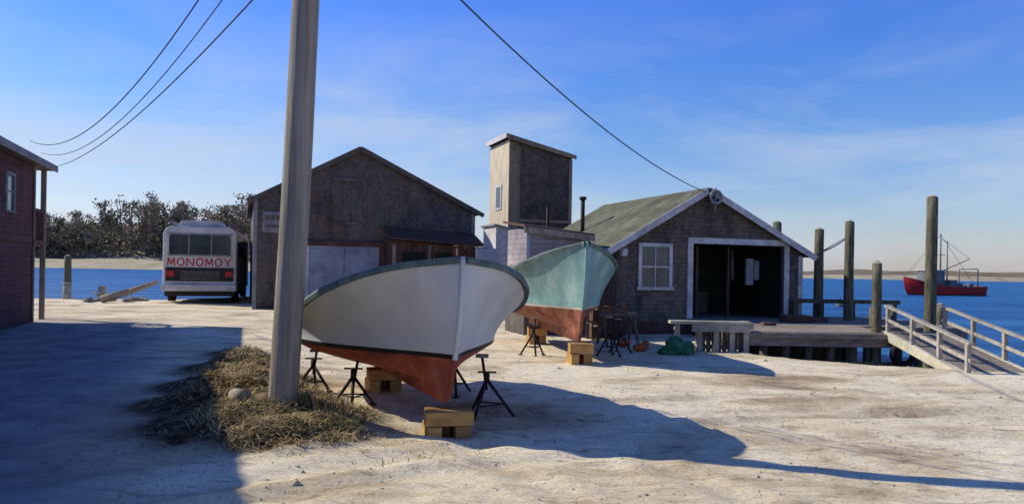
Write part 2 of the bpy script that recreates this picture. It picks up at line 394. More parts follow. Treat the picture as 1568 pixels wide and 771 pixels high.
# ------------------------------------------------------------------ boats
def herm(X,Y,x):
    X=np.array(X,float);Y=np.array(Y,float)
    m_=np.gradient(Y,X); i=int(np.clip(np.searchsorted(X,x)-1,0,len(X)-2)); h=X[i+1]-X[i]; t=(x-X[i])/h
    return float((2*t**3-3*t*t+1)*Y[i]+(t**3-2*t*t+t)*h*m_[i]+(-2*t**3+3*t*t)*Y[i+1]+(t**3-t*t)*h*m_[i+1])
def patht(name,P,r,m,par,n=8):
    V=[];F=[]
    P=[Vector(p) for p in P]
    for i,p in enumerate(P):
        d=(P[min(i+1,len(P)-1)]-P[max(i-1,0)]).normalized(); q=Vector((1,0,0)); w=d.cross(q).normalized()
        for k in range(n):
            t=2*math.pi*k/n; V.append(p+q*math.cos(t)*r+w*math.sin(t)*r)
    for i in range(len(P)-1):
        for k in range(n): F.append((i*n+k,i*n+(k+1)%n,(i+1)*n+(k+1)%n,(i+1)*n+k))
    F.append(tuple(range(n))); F.append(tuple((len(P)-1)*n+k for k in range(n)))
    return mk(name,V,F,m,par,smooth=True)
P1=dict(s=[0,.25,.5,1,1.6,2.4,3.2,4.2],b=[.03,.5,.8,1.17,1.35,1.37,1.28,1.08],
        w=[.028,.155,.32,.66,1.02,1.27,1.24,1.05],z=[1.79,1.73,1.65,1.46,1.25,1.12,1.06,1.04],
        f=[1,.97,.93,.82,.65,.52,.45,.42],kz=.29,wl=.77,rake=.42,pw=(2.1,1.4))
def boat(name,loc,yaw,P,sc=1,bsc=1,hullm='white',botm='red',stripem='black',gunm='gunw',stripeh=.05,tilt=0,foredeck=2.1):
    e=empty(name,loc,yaw); e.rotation_euler=(0,R(tilt),R(yaw))
    L=P['s'][-1]; ss=[L*(i/60)**1.5 for i in range(61)]
    zs0=P['z'][0]; pw0,pw1=P.get('pw',(1.45,.85))
    def pos(s,b,z):
        off=P['rake']*(max(0,(zs0-z)/(zs0-P['kz'])))**2.2*(1-s/L)
        return (b*bsc*sc,(s+off)*sc,z*sc)
    secs=[]
    for s in ss:
        b_=herm(P['s'],P['b'],s); w=herm(P['s'],P['w'],s); z=herm(P['s'],P['z'],s); f=herm(P['s'],P['f'],s)
        kz=P['kz']; wl=P['wl']; kt=kz+.15; kw=min(.05,w)
        pts=[(kw*.8,kz),(kw,kt)]
        for t in(.15,.3,.5,.7,.85):
            pts.append((kw+(w-kw)*t,kt+(wl-kt)*(f*t**1.25+(1-f)*(t**2.6)*.9)))
        pts.append((w,wl)); w2=w+(b_-w)*.03
        pts.append((w2,wl+stripeh))
        pw=pw0-(pw0-pw1)*sstep(s/3)
        for t in(.1,.2,.3,.4,.5,.6,.7,.8,.9,1):
            pts.append((w2+(b_-w2)*t**pw,wl+stripeh+(z-wl-stripeh)*t))
        secs.append((s,pts,b_,z,w))
    k=len(secs[0][1]); V=[];F=[];I=[]
    for side in(-1,1):
        base=len(V)
        for s,pts,_,_,_ in secs:
            for (x,z) in pts: V.append(pos(s,x*side,z))
        for i in range(len(secs)-1):
            for j in range(k-1):
                a=base+i*k+j; q=(a,a+k,a+k+1,a+1)
                F.append(q if side>0 else q[::-1]); I.append(1 if j<7 else 2 if j==7 else 0)
    n=len(secs)*k
    for j in range(k-1):
        F.append((j,n+j,n+j+1,j+1)[::1]); I.append(1 if j<7 else 2 if j==7 else 0)
    for i in range(len(secs)-1): F.append((i*k,(i+1)*k,n+(i+1)*k,n+i*k)); I.append(1)
    l=(len(secs)-1)*k
    for j in range(k-1): F.append((l+j+1,n+l+j+1,n+l+j,l+j)); I.append(1 if j<7 else 0)
    h=mk('hull',V,F,[hullm,botm,stripem],e,I,True)
    r_=.03*sc
    zu=np.linspace(P['wl']+.0,zs0+.03,18); zl=np.linspace(P['kz']+.02,P['wl'],12)
    patht('stem_upper',[Vector(pos(0,0,a))+Vector((0,-.008*sc,0)) for a in zu],r_,hullm,e)
    patht('stem_lower',[Vector(pos(0,0,a))+Vector((0,-.008*sc,0)) for a in zl],r_*1.05,botm,e)
    for side,nm in((-1,'gunwale_port'),(1,'gunwale_starboard')):
        V=[];F=[]
        for s,pts,b_,z,w in secs:
            for (dx,dz) in((.02,-.045),(.032,.0),(.02,.028),(-.07,.028),(-.07,-.02)):
                x=max(0,b_+dx) ; V.append(pos(s,x*side,z+dz) if s>0.01 else (x*.8*side*sc,-.02*sc,(z+dz)*sc))
        for i in range(len(secs)-1):
            for j in range(5):
                a=i*5+j;b2=i*5+(j+1)%5; F.append((a,b2,b2+5,a+5))
        mk(nm,V,F,gunm,e,smooth=False)
    V=[];F=[]
    for s,pts,b_,z,w in secs:
        bi=max(.0,b_-.06); fl=P['wl']+.08
        for x,zz_ in((-min(bi,w*.97),z-.01),(-w*.85,fl),(w*.85,fl),(min(bi,w*.97),z-.01)): V.append(pos(s+.05,x,zz_))
    st_=[i for i,q in enumerate(secs) if q[0]>foredeck*.7]
    for i in st_[:-1]:
        for j in range(3): a=i*4+j; F.append((a,a+1,a+5,a+4))
    mk('interior',V,F,'deck',e,smooth=False)
    V=[];F=[]
    fs=[q for q in secs if q[0]<=foredeck]
    for s,pts,b_,z,w in fs:
        for t in(-1,-.5,0,.5,1): V.append(pos(s,max(0,b_-.05)*t,z+.012+.05*min(1,b_)*(1-t*t)))
    for i in range(len(fs)-1):
        for j in range(4): a=i*5+j; F.append((a,a+1,a+6,a+5))
    mk('foredeck',V,F,'deck',e,smooth=True)
    for i,s in enumerate((L*.6,L*.8)):
        b_=herm(P['s'],P['w'],s)*.85*bsc; box('thwart_%d'%i,-b_*sc,b_*sc,s*sc,(s+.22)*sc,(P['wl']+.12)*sc,(P['wl']+.16)*sc,'woodl',e)
    return e
e1=boat('wooden_boat',(-.5,7.85,0),23,P1)
P2=dict(s=[0,.25,.5,1,2,3,3.8,4.6],b=[.03,.34,.58,.93,1.2,1.25,1.18,1.05],w=[.028,.13,.26,.55,.95,1.1,1.08,.95],
        z=[1.87,1.80,1.73,1.58,1.38,1.24,1.16,1.12],f=[1,.97,.93,.82,.6,.5,.45,.42],kz=.33,wl=.84,rake=.42,pw=(1.8,1.2))
e2=boat('wooden_boat',(1.33,14.0,0),9,P2,sc=1.17,bsc=.82,hullm='teal',botm='red2',stripem='cream',gunm='gunw',stripeh=.03)

def blocking(loc,yaw,w=.47,h=.3,nm='keel_blocking'):
    e=empty(nm,loc,yaw); a=h/2
    box('lower_timber_1',-w/2,-w/2+.14,-.22,.22,-.03,a,'block',e,.008)
    box('lower_timber_2',w/2-.19,w/2-.03,-.2,.24,-.03,a,'blockend',e,.008)
    box('middle_timber',-.04,.03,-.0,.2,-.03,a-.01,'blockend',e,.008)
    box('upper_timber_1',-w/2-.02,w/2,-.19,-.03,a+.002,h,'block',e,.008)
    box('upper_timber_2',-w/2+.01,w/2+.02,0.0,.16,a+.002,h,'blockend',e,.008)
blocking((-.63,8.05,gz(-.63,8.05)),14,h=.29)
blocking((-1.75,10.9,0),20,h=.30)
blocking((1.27,14.3,0),9,w=.42,h=.38)
blocking((.6,18.1,0),9,w=.42,h=.38)

def stand(x,y,top,lean=(0,0),big=1):
    z0=gz(x,y); e=empty('boat_stand',(x,y,z0)); a0=random.uniform(0,2)
    ht=top-z0; seg=[];hub=Vector((0,0,ht*.62))
    for k in range(3):
        a=a0+k*2.094; f=Vector((math.cos(a)*.27*big,math.sin(a)*.27*big,.015))
        seg.append((hub,f,.02,.018)); seg.append((f+Vector((0,0,-.012)),f+Vector((0,0,.006)),.045,.045))
    for k in range(3):
        a=a0+k*2.094;b2=a+2.094; r=.27*big*.62;zz=ht*.62*.38
        seg.append((Vector((math.cos(a)*r,math.sin(a)*r,zz)),Vector((math.cos(b2)*r,math.sin(b2)*r,zz)),.009,.009))
    tubes('tripod',seg,'iron',e)
    tubes('screw',[(hub-Vector((0,0,.12)),Vector((lean[0],lean[1],ht-.02)),.017,.017),(hub-Vector((0,0,.03)),hub+Vector((0,0,.07)),.034,.034)],'iron',e)
    box('handle',-.11,.11,-.009,.009,ht*.62+.075,ht*.62+.095,'iron',e,0)
    box('pad',lean[0]-.075,lean[0]+.075,lean[1]-.07,lean[1]+.07,ht-.03,ht+.005,'wood',e)
stand(-.27,9.1,.70,(-.06,.03),1.25)
stand(-1.85,9.25,.64,(.05,.02))
stand(-2.6,10.35,.6,(.04,0))
stand(-.75,10.6,.6,(-.03,0))
stand(1.98,15.6,.8,(-.03,0)); stand(.45,15.5,.75,(.03,0)); stand(2.3,16.6,.7,(-.03,0))

# ------------------------------------------------------------------ utility pole + wires
px,py=-2.42,8.3
e=empty('utility_pole',(px,py,0))
segs=[];H=9.5;n=40
def pp(z): return Vector((.0436*z+.012*math.sin(z*.9),0,z))
V=[];F=[]
for i in range(n+1):
    z=-.3+(H+.3)*i/n; r=.156-.03*i/n
    c_=pp(z)
    for k in range(32):
        a=2*math.pi*k/32; rr=r*(1+.035*noise.noise(Vector((math.cos(a)*4,math.sin(a)*4,z*.5)))); V.append(c_+Vector((math.cos(a)*rr,math.sin(a)*rr,0)))
for i in range(n):
    for k in range(32): F.append((i*32+k,i*32+(k+1)%32,(i+1)*32+(k+1)%32,(i+1)*32+k))
F.append(tuple(n*32+k for k in range(32)))
mk('shaft',V,F,'pole',e,smooth=True)
tubes('insulators',[(pp(z)+Vector((0,-.1,0)),pp(z)+Vector((0,-.24,0)),.03,.04) for z in(5.03,5.75,6.04,6.4)],'trimg',e)
def wp(z): return Vector((px,py-.2,0))+pp(z)
cable('utility_wire',sagpts((-12.9,20.9,4.9),wp(6.4),1.2),.010,'wire')
cable('utility_wire',sagpts((-13.2,21.9,4.72),wp(5.75),.95),.008,'wire')
cable('utility_wire',sagpts((-13.35,23.0,4.5),wp(5.03),.4),.010,'wire')
cable('utility_wire',sagpts((5.3,21.6,3.92),wp(6.04),.49),.012,'wire')

# ------------------------------------------------------------------ buildings
def window(par,x0,x1,z0,z1,y=0,nv=2,nh=2,fr=.1,trim='trim'):
    e=empty('window'); e.parent=par
    box('casing_left',x0,x0+fr,y-.05,y-.002,z0,z1,trim,e); box('casing_right',x1-fr,x1,y-.05,y-.002,z0,z1,trim,e)
    box('casing_head',x0+fr,x1-fr,y-.055,y-.002,z1-fr,z1,trim,e); box('sill',x0-.04,x1+.04,y-.09,y-.002,z0-.05,z0+.04,trim,e)
    box('pane',x0+fr,x1-fr,y-.012,y-.003,z0+.04,z1-fr,'glass',e,0)
    bl=[]
    for i in range(1,nv): c_=x0+fr+(x1-x0-2*fr)*i/nv; bl.append((c_-.015,c_+.015,y-.03,y-.013,z0+.04,z1-fr))
    for i in range(1,nh): c_=z0+.04+(z1-fr-z0-.04)*i/nh; bl.append((x0+fr,x1-fr,y-.034,y-.014,c_-.02,c_+.02))
    boxes('muntins',bl,trim,e)
def roofslab(par,name,xa,za,xb,zb,y0,y1,th,m):
    dx,dz=xb-xa,zb-za; l=math.hypot(dx,dz); nx_,nz_=-dz/l,dx/l
    if nz_<0: nx_,nz_=-nx_,-nz_
    return prism(name,[(xa,za),(xb,zb),(xb+nx_*th,zb+nz_*th),(xa+nx_*th,za+nz_*th)],y0,y1,m,par)

# big boat shed (centre)
W=8.76;PK=3.98;EL=4.25;ER=4.1;PZ=6.4;D=13
e=empty('boat_shed',(-9.9,30,0),19)
prism('walls',[(0,-.3),(W,-.3),(W,ER),(PK,PZ),(0,EL)],0,D,'shA',e)
def ext(x0,z0,x1,z1,k):
    l=math.hypot(x1-x0,z1-z0); return x1+(x1-x0)/l*k,z1+(z1-z0)/l*k
lx,lz=ext(PK,PZ,0,EL,.25); rx,rz=ext(PK,PZ,W,ER,.35)
roofslab(e,'roof_left',lx,lz+.01,PK,PZ+.01,-.2,D+.2,.07,'roofD'); roofslab(e,'roof_right',PK,PZ+.01,rx,rz+.01,-.2,D+.2,.07,'roofD')
roofslab(e,'rake_left',lx,lz-.12,PK,PZ-.12,-.235,-.202,.17,'woodd'); roofslab(e,'rake_right',PK+.003,PZ-.12,rx,rz-.12,-.235,-.202,.17,'woodd')
box('door_leaf_left',2.05,3.40,-.06,-.004,.45,2.5,'bluegrey',e); box('door_leaf_right',3.42,4.8,-.05,-.004,.45,2.5,'bluegrey',e)
box('door_head',1.9,4.95,-.12,-.004,2.504,2.68,'woodr',e); box('door_jamb_left',1.92,2.047,-.1,-.004,0,2.5,'trim',e); box('door_jamb_right',4.803,5.0,-.1,-.004,0,2.5,'woodr',e)
boxes('door_battens',[(2.1,3.35,-.085,-.062,z,z+.1) for z in(.7,1.5,2.25)]+[(3.47,4.75,-.075,-.052,z,z+.1) for z in(.7,1.5,2.25)],'bluegrey',e)
box('hay_hatch',3.0,4.1,-.05,-.004,3.5,5.1,'woodd',e); boxes('hatch_frame',[(2.9,2.998,-.07,-.004,3.4,5.2),(4.102,4.2,-.07,-.004,3.4,5.2),(3.0,4.1,-.07,-.004,5.1,5.2),(3.5,3.58,-.07,-.052,3.5,5.1)],'shB',e)
box('old_sign',.3,1.25,-.05,-.004,2.95,3.75,'trimg',e); boxes('sign_lettering',[(.38,.55,-.058,-.052,3.45,3.62),(.62,.74,-.058,-.052,3.42,3.64),(.8,.95,-.058,-.052,3.45,3.62),(.4,.9,-.058,-.052,3.15,3.25)],'woodd',e)
box('corner_board_left',-.03,.12,-.035,-.003,-.2,4.2,'trimg',e); box('corner_board_right',W-.13,W+.03,-.035,-.003,-.2,4.0,'wood',e)
boxes('board_patches',[(4.6,5.2,-.03,-.003,3.3,3.9),(5.6,5.7,-.04,-.003,2.9,4.6),(6.6,8.2,-.03,-.003,3.4,3.5),(1.1,1.9,-.03,-.003,1.5,2.6)],'woodd',e)
prism('leanto_walls',[(5.1,-.3),(8.6,-.3),(8.6,2.55),(5.1,2.75)],-1.3,-.01,'woodr',e)
mk('leanto_roof',[(4.95,-1.6,2.78),(8.75,-1.6,2.58),(8.75,-.01,3.1),(4.95,-.01,3.3),(4.95,-1.6,2.84),(8.75,-1.6,2.64),(8.75,-.01,3.16),(4.95,-.01,3.36)],BF,'woodr',e)
boxes('leanto_painted_dark_panels',[(5.5,6.4,-1.33,-1.303,1.5,2.3),(6.8,7.7,-1.33,-1.303,1.5,2.3)],'dark',e)  # flat dark panels painted as the unlit inside; wall behind is solid
boxes('leanto_posts',[(5.1,5.22,-1.36,-1.303,0,2.6),(6.5,6.62,-1.36,-1.303,0,2.6),(8.0,8.12,-1.36,-1.303,0,2.5)],'wood',e)

# wooden tower
e=empty('wooden_tower',(-.2,36,0),19)
w=3.1;k=2.9
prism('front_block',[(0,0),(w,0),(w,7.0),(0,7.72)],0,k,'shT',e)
box('painted_sunlit_side',-.03,-.003,.0,k,0,7.66,'shTan',e,0)  # sunlit side coloured lighter than the shaded front
mk('roof',[(-.2,-.2,7.80),(w+.15,-.2,7.02),(w+.15,k+.2,7.02),(-.2,k+.2,7.80),(-.2,-.2,7.9),(w+.15,-.2,7.1),(w+.15,k+.2,7.1),(-.2,k+.2,7.9)],BF,'roofD',e)
box('roof_trim_side',-.24,-.202,-.2,k+.2,7.70,7.93,'trim',e)
mk('roof_trim_front',[(-.2,-.24,7.66),(w+.15,-.24,6.9),(w+.15,-.203,6.9),(-.2,-.203,7.66),(-.2,-.24,7.84),(w+.15,-.24,7.06),(w+.15,-.203,7.06),(-.2,-.203,7.84)],BF,'woodt',e)
boxes('front_frame',[(-.03,.42,-.05,-.003,3.2,7.55),(w-.14,w+.02,-.05,-.003,3.2,6.9),(.44,w-.16,-.05,-.003,3.9,4.02),(.44,.52,-.04,-.003,4.05,7.4)],'woodt',e)
window_e=empty('side_window'); window_e.parent=e
box('side_casing',-.07,-.032,.95,1.85,4.5,5.7,'trim',window_e); box('side_pane',-.08,-.071,1.08,1.72,4.62,5.58,'glass',window_e,0)

# small pale shed in front of the tower, against the workshop
e=empty('pale_shed',(.36,20.4,0),19)
prism('walls',[(0,-.2),(1.78,-.2),(1.78,2.62),(0,2.78)],0,1.5,'shW',e)
mk('roof',[(-.12,-.15,2.80),(1.88,-.15,2.62),(1.88,1.6,2.8),(-.12,1.6,2.98),(-.12,-.15,2.86),(1.88,-.15,2.68),(1.88,1.6,2.86),(-.12,1.6,3.04)],BF,'woodr',e)
mk('fascia',[(-.12,-.18,2.66),(1.88,-.18,2.48),(1.88,-.153,2.48),(-.12,-.153,2.66),(-.12,-.18,2.82),(1.88,-.18,2.64),(1.88,-.153,2.64),(-.12,-.153,2.82)],BF,'wood',e)
boxes('wall_stain_boards',[(.5,1.2,-.02,-.003,1.98,2.06),(.9,1.67,-.02,-.003,2.25,2.3),(0,.1,-.03,-.003,1.8,2.65),(1.68,1.8,-.03,-.003,1.8,2.5)],'bluegrey',e)
boxes('lower_boarding',[(-.04,1.82,-.04,-.003,-.2,1.79),(-.04,-.003,.0,1.5,-.2,1.79)],'woodd',e)
e=empty('white_lean_to',(-.62,29.2,0),19)
prism('walls',[(0,-.2),(1.15,-.2),(1.15,3.05),(0,3.3)],0,1.6,'trim',e)
mk('roof',[(-.1,-.15,3.32),(1.25,-.15,3.03),(1.25,1.7,3.03),(-.1,1.7,3.32),(-.1,-.15,3.38),(1.25,-.15,3.09),(1.25,1.7,3.09),(-.1,1.7,3.38)],BF,'bluegrey',e)
boxes('painted_shadow_strip',[(.5,.97,-.03,-.003,0,2.9)],'bluegrey',e)  # blue-grey strip painted as shade on the white wall
e=empty('leaning_panels',(-.75,26.5,0),19)
beam('panel_1',(0,0,0),(.02,.5,2.4),.75,.04,'bluegrey',e); beam('panel_2',(.55,-.15,0),(.6,.35,1.9),.6,.04,'trim',e); beam('panel_3',(-.5,-.1,0),(-.55,.4,2.0),.45,.04,'woodr',e)

# right workshop
W=5.99;PK=2.68;EL=2.42;ER=2.33;PZ=3.98;D=6.2;ZF=.42
e=empty('waterfront_workshop',(2.82,21,0),19)
def rl(x): return EL+(PZ-EL)*x/PK if x<PK else PZ+(ER-PZ)*(x-PK)/(W-PK)
d0,d1,dt=2.31,5.35,2.5
T=.12
prism('front_wall_left',[(0,-.3),(d0,-.3),(d0,rl(d0)),(0,EL)],0,T,'shB',e)
prism('front_wall_right',[(d1,ZF-.3),(W,ZF-.3),(W,ER),(d1,rl(d1))],0,T,'shB',e)
prism('front_wall_top',[(d0,dt),(d1,dt),(d1,rl(d1)),(PK,PZ),(d0,rl(d0))],0,T,'shB',e)
box('side_wall_left',0,T,T,D,-.3,EL,'shB',e,0); box('side_wall_right',W-T,W,T,D,-.3,ER,'shB',e,0)
prism('back_wall',[(T,-.3),(W-T,-.3),(W-T,ER),(PK,PZ-.05),(T,EL)],D-T,D,'shB',e)
box('floor',T,W-T,.01,D-T,ZF-.15,ZF-.02,'woodx',e,0)
lx,lz=ext(PK,PZ,0,EL,.38); rx,rz=ext(PK,PZ,W,ER,.32)
roofslab(e,'roof_left',lx,lz+.01,PK,PZ+.01,-.22,D+.2,.07,'roofG'); roofslab(e,'roof_right',PK,PZ+.01,rx,rz+.01,-.22,D+.2,.07,'roofG')
roofslab(e,'rake_board_left',lx,lz-.1,PK,PZ-.1,-.25,-.222,.17,'trim'); roofslab(e,'rake_board_right',PK+.003,PZ-.1,rx,rz-.1,-.25,-.222,.17,'trim')
box('eave_fascia',lx-.03,lx-.002,-.22,D+.2,lz-.08,lz+.06,'trim',e)
box('corner_board_right',W-.14,W+.02,-.03,-.003,ZF,ER-.1,'trim',e); box('corner_board_left',-.02,.12,-.03,-.003,0,EL-.05,'shA',e)
window(e,.62,1.66,1.25,2.48)
box('door_casing_left',d0-.17,d0,-.05,-.003,ZF,dt,'trim',e); box('door_casing_right',d1,d1+.17,-.05,-.003,ZF,dt,'trim',e)
box('door_casing_head',d0-.17,d1+.17,-.06,-.003,dt+.003,dt+.17,'trim',e)
# dim interior: green-stained lining, shelves, hanging gear, pale slabs as a light patch
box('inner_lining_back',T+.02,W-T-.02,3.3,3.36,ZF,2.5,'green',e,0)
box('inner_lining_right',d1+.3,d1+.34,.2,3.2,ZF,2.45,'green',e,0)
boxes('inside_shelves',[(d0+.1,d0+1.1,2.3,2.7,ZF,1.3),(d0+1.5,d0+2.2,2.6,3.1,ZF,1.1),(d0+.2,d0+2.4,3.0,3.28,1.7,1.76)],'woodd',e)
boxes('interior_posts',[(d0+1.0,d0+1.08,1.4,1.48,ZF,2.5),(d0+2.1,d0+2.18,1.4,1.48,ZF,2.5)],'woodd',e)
boxes('light_patch_slabs',[(d1-.62,d1-.36,.9,1.0,1.35,2.15),(d1-.3,d1-.12,.95,1.03,1.5,2.1)],'bluegrey',e,.03)  # added pale slabs standing in for the light patch at right
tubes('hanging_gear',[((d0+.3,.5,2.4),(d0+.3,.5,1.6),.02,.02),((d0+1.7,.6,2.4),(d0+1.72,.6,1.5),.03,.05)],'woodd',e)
tubes('stove_pipe',[((.75,4.0,2.7),(.75,4.0,3.95),.07,.07),((.75,4.0,3.95),(.75,4.0,4.05),.12,.12)],'iron',e)
tubes('vent_pipe',[((-.05,5.0,2.3),(-.05,5.0,3.75),.055,.055)],'iron',e)
bpy.ops.mesh.primitive_torus_add(major_radius=.17,minor_radius=.04,location=(0,0,0)); o=bpy.context.object; o.name='wire_coil'; o.parent=e; o.location=(PK+.12,-.36,PZ-.2); o.rotation_euler=(R(90),0,0); o.data.materials.append(M['trimg'])
tubes('service_mast',[((PK+.12,-.32,PZ-.6),(PK+.12,-.32,PZ+.05),.03,.03)],'trimg',e)
box('side_lamp',.05,.2,-.2,-.003,2.1,2.3,'trim',e)
pl=[]
for x in(.3,2.2,4,5.7):
    for y in(.3,3,5.8): pl.append(((x,y,-2),(x,y,ZF-.15),.12,.12))
tubes('foundation_piles',pl,'pile',e)
boxes('skirt_boards',[(-.02,2.9,-.05,-.003,-.2,.35)],'woodr',e)

# left house
e=empty('shingled_house',(-13.75,23,0),19)
box('walls',-8,0,-26,-1.4,-.3,4.35,'shL',e,0)
RZ=6.9
prism('roof',[(.28,4.36),(.28,4.5),(-4,RZ),(-8.3,4.5),(-8.3,4.36)],-26.3,.15,'roofD',e)
box('fascia',.283,.31,-26.3,.15,4.32,4.51,'trimg',e)
box('porch_floor',-3,.05,-1.4,.05,2.15,2.3,'woodr',e)
boxes('porch_posts',[(-.08,.05,-.12,0,-.1,4.36),(-.05,.05,-1.36,-1.25,-.1,4.36),(-2.9,-2.75,-.12,0,-.1,4.36)],'wood',e,.006)
boxes('porch_rail',[(-2.7,-.1,-.08,-.03,3.1,3.18),(-.04,.02,-1.2,-.15,3.1,3.18)]+[(-.03,.01,y,y+.04,2.3,3.1) for y in np.arange(-1.15,-.15,.16)],'woodr',e)
def sidewin(par,y0,y1,z0,z1):
    q=empty('window'); q.parent=par
    boxes('casing',[(.003,.05,y0,y0+.09,z0,z1),(.003,.05,y1-.09,y1,z0,z1),(.003,.055,y0+.09,y1-.09,z1-.09,z1),(.003,.07,y0-.03,y1+.03,z0-.05,z0-.002),(.012,.03,y0+.09,y1-.09,(z0+z1)/2-.02,(z0+z1)/2+.02)],'trimg',q)
    box('pane',.003,.011,y0+.09,y1-.09,z0,z1-.09,'glass',q,0)
sidewin(e,-4.1,-3.3,2.95,3.9); sidewin(e,-9,-8.1,2.8,3.8); sidewin(e,-14,-13.1,2.8,3.8); sidewin(e,-9,-8.1,.8,1.9)
boxes('belt_board',[(.003,.04,-26,-1.5,2.2,2.35)],'woodr',e)
box('corner_board',-.1,.03,-1.4,-1.37,0,4.1,'woodr',e)

# ------------------------------------------------------------------ bus
e=empty('parked_bus',(-14.72,33,gz(-14,33)+.02),15.5)
bw=2.95;bl=9
def rr(x0,x1,z0,z1,r,n=5):
    P=[]
    for cx,cz,a0 in((x1-r,z1-r,0),(x0+r,z1-r,90)):
        for i in range(n+1):
            a=R(a0+90*i/n); P.append((cx+r*math.cos(a),cz+r*math.sin(a)))
    return [(x1,z0)]+P+[(x0,z0)]
prism('body',rr(0,bw,.5,3.25,.38)[::-1],0,bl,'vwhite',e,.06)
prism('roof_pod',[(.55,3.24),(2.4,3.24),(2.25,3.5),(.7,3.5)],.2,2.2,'vwhite',e,.04)
prism('roof_pod_front',[(.7,3.24),(2.3,3.24),(2.2,3.42),(.8,3.42)],4.2,6.2,'vwhite',e,.04)
boxes('roof_rails',[(.3,.38,.1,3,3.26,3.45),(2.6,2.68,.1,3,3.26,3.45)],'trimg',e)
prism('rear_window',rr(.25,bw-.25,2.05,2.88,.12)[::-1],-.03,-.003,'glass',e)
boxes('rear_window_frame',[(.2,bw-.2,-.045,-.003,1.98,2.045),(.2,bw-.2,-.045,-.003,2.89,2.94),(1.0,1.05,-.045,-.031,2.05,2.88),(1.9,1.95,-.045,-.031,2.05,2.88)],'trimg',e)
box('rear_dark_panel',.12,bw-.12,-.03,-.003,.92,1.5,'vdark',e)
boxes('grille_slats',[(.7,bw-.7,-.05,-.032,z,z+.03) for z in(1.0,1.1,1.2,1.3)],'trimg',e)
boxes('tail_lights',[(.15,.45,-.06,-.031,1.12,1.34),(bw-.45,bw-.15,-.06,-.031,1.12,1.34)],'vred',e)
box('bumper',-.02,bw+.02,-.22,-.003,.5,.78,'vwhite',e,.04)
boxes('plate',[(1.25,1.7,-.235,-.222,.55,.72)],'trim',e)
boxes('side_windows',[(bw+.003,bw+.02,y,y+1.15,2.0,2.8) for y in(.4,1.7,3.0,4.3,5.6,6.9)],'glass',e)
box('skirt',.08,bw-.08,.05,bl-.1,.28,.5,'vdark',e)
wh=[]
for y in(1.7,bl-1.7):
    for x in(.02,bw-.3): wh.append(((x,y,.46),(x+.28,y,.46),.46,.46))
tubes('wheels',wh,'rubber',e,20)
GL={'M':[[(0,0),(.08,1),(.5,.2),(.92,1),(1,0)]],'O':[[(.5+.5*math.sin(k*math.pi/5),.5+.5*math.cos(k*math.pi/5)) for k in range(11)]],'N':[[(0,0),(0,1),(1,0),(1,1)]],'Y':[[(0,1),(.5,.45),(1,1)],[(.5,.45),(.5,0)]]}
V=[];F=[];q=0
for i,ch in enumerate('MONOMOY'):
    x0=.2+i*.375; lw=.27; lh=.32; z0=1.57
    for line in GL[ch]:
        for a,b2 in zip(line[:-1],line[1:]):
            a=Vector((x0+a[0]*lw,0,z0+a[1]*lh)); b2=Vector((x0+b2[0]*lw,0,z0+b2[1]*lh)); d=(b2-a).normalized(); s=Vector((-d.z,0,d.x))*.026; a-=d*.012; b2+=d*.012
            k=len(V); q=(q+1)%5; y0=-.012-.0015*q
            for yy in(y0,-.002): V+=[a-s+Vector((0,yy,0)),b2-s+Vector((0,yy,0)),b2+s+Vector((0,yy,0)),a+s+Vector((0,yy,0))]
            F+=[(k,k+1,k+2,k+3),(k,k+4,k+5,k+1),(k+1,k+5,k+6,k+2),(k+2,k+6,k+7,k+3),(k+3,k+7,k+4,k)]
mk('lettering',V,F,'vred',e)

# ------------------------------------------------------------------ dock, gangway, pilings
e=empty('wooden_dock',(0,0,0))
pl=[]
x=5.0
while x<8.55:
    w_=.14; back=21.0+(x-2.82)*.344-.35
    pl.append((x,x+w_-.012,17.3+random.uniform(-.02,.02),back+.2,.38+random.uniform(-.004,.004),.43)); x+=w_
while x<11.4:
    pl.append((x,x+.128,19.6,24.0,.38,.43)); x+=.14
boxes('deck_planks',pl,'wood',e)
boxes('front_beam',[(4.95,8.6,17.22,17.3,.12,.42),(4.95,8.6,17.16,17.217,.30,.41)],'woodx',e,.006)
boxes('joists',[(4.95,8.55,y,y+.1,.16,.375) for y in(18.3,19.6,20.9)]+[(8.6,11.4,19.55,19.6,.15,.42)],'wood',e)
ps=[]
for x in np.arange(5.1,8.7,.5):
    ps.append(((x,17.4,-1.6),(x+.01,17.4,.12),.085,.085))
    ps.append(((x+.2,19.4,-1.6),(x+.2,19.4,.16),.08,.08))
for x in(9.2,10.3,11.3): ps.append(((x,19.8,-1.8),(x,19.8,.38),.1,.1))
tubes('support_posts',ps,'pile',e)
box('cross_brace',4.95,8.6,17.27,17.31,-.35,-.2,'pile',e)
box('bulkhead',4.95,8.7,20.2,20.3,-2.2,.15,'pile',e)
boxes('back_railing',[(x,x+.12,22.6,22.72,.43,1.0) for x in(8.15,8.9,9.8,11.0)]+[(8.1,11.2,22.56,22.6,.88,1.0)],'pile',e)
boxes('deck_clutter',[(7.2,7.9,20.6,21.1,.432,.62),(8.05,8.5,21.0,21.3,.432,.55),(6.2,6.5,19.2,19.5,.432,.5)],'woodr',e,.02)

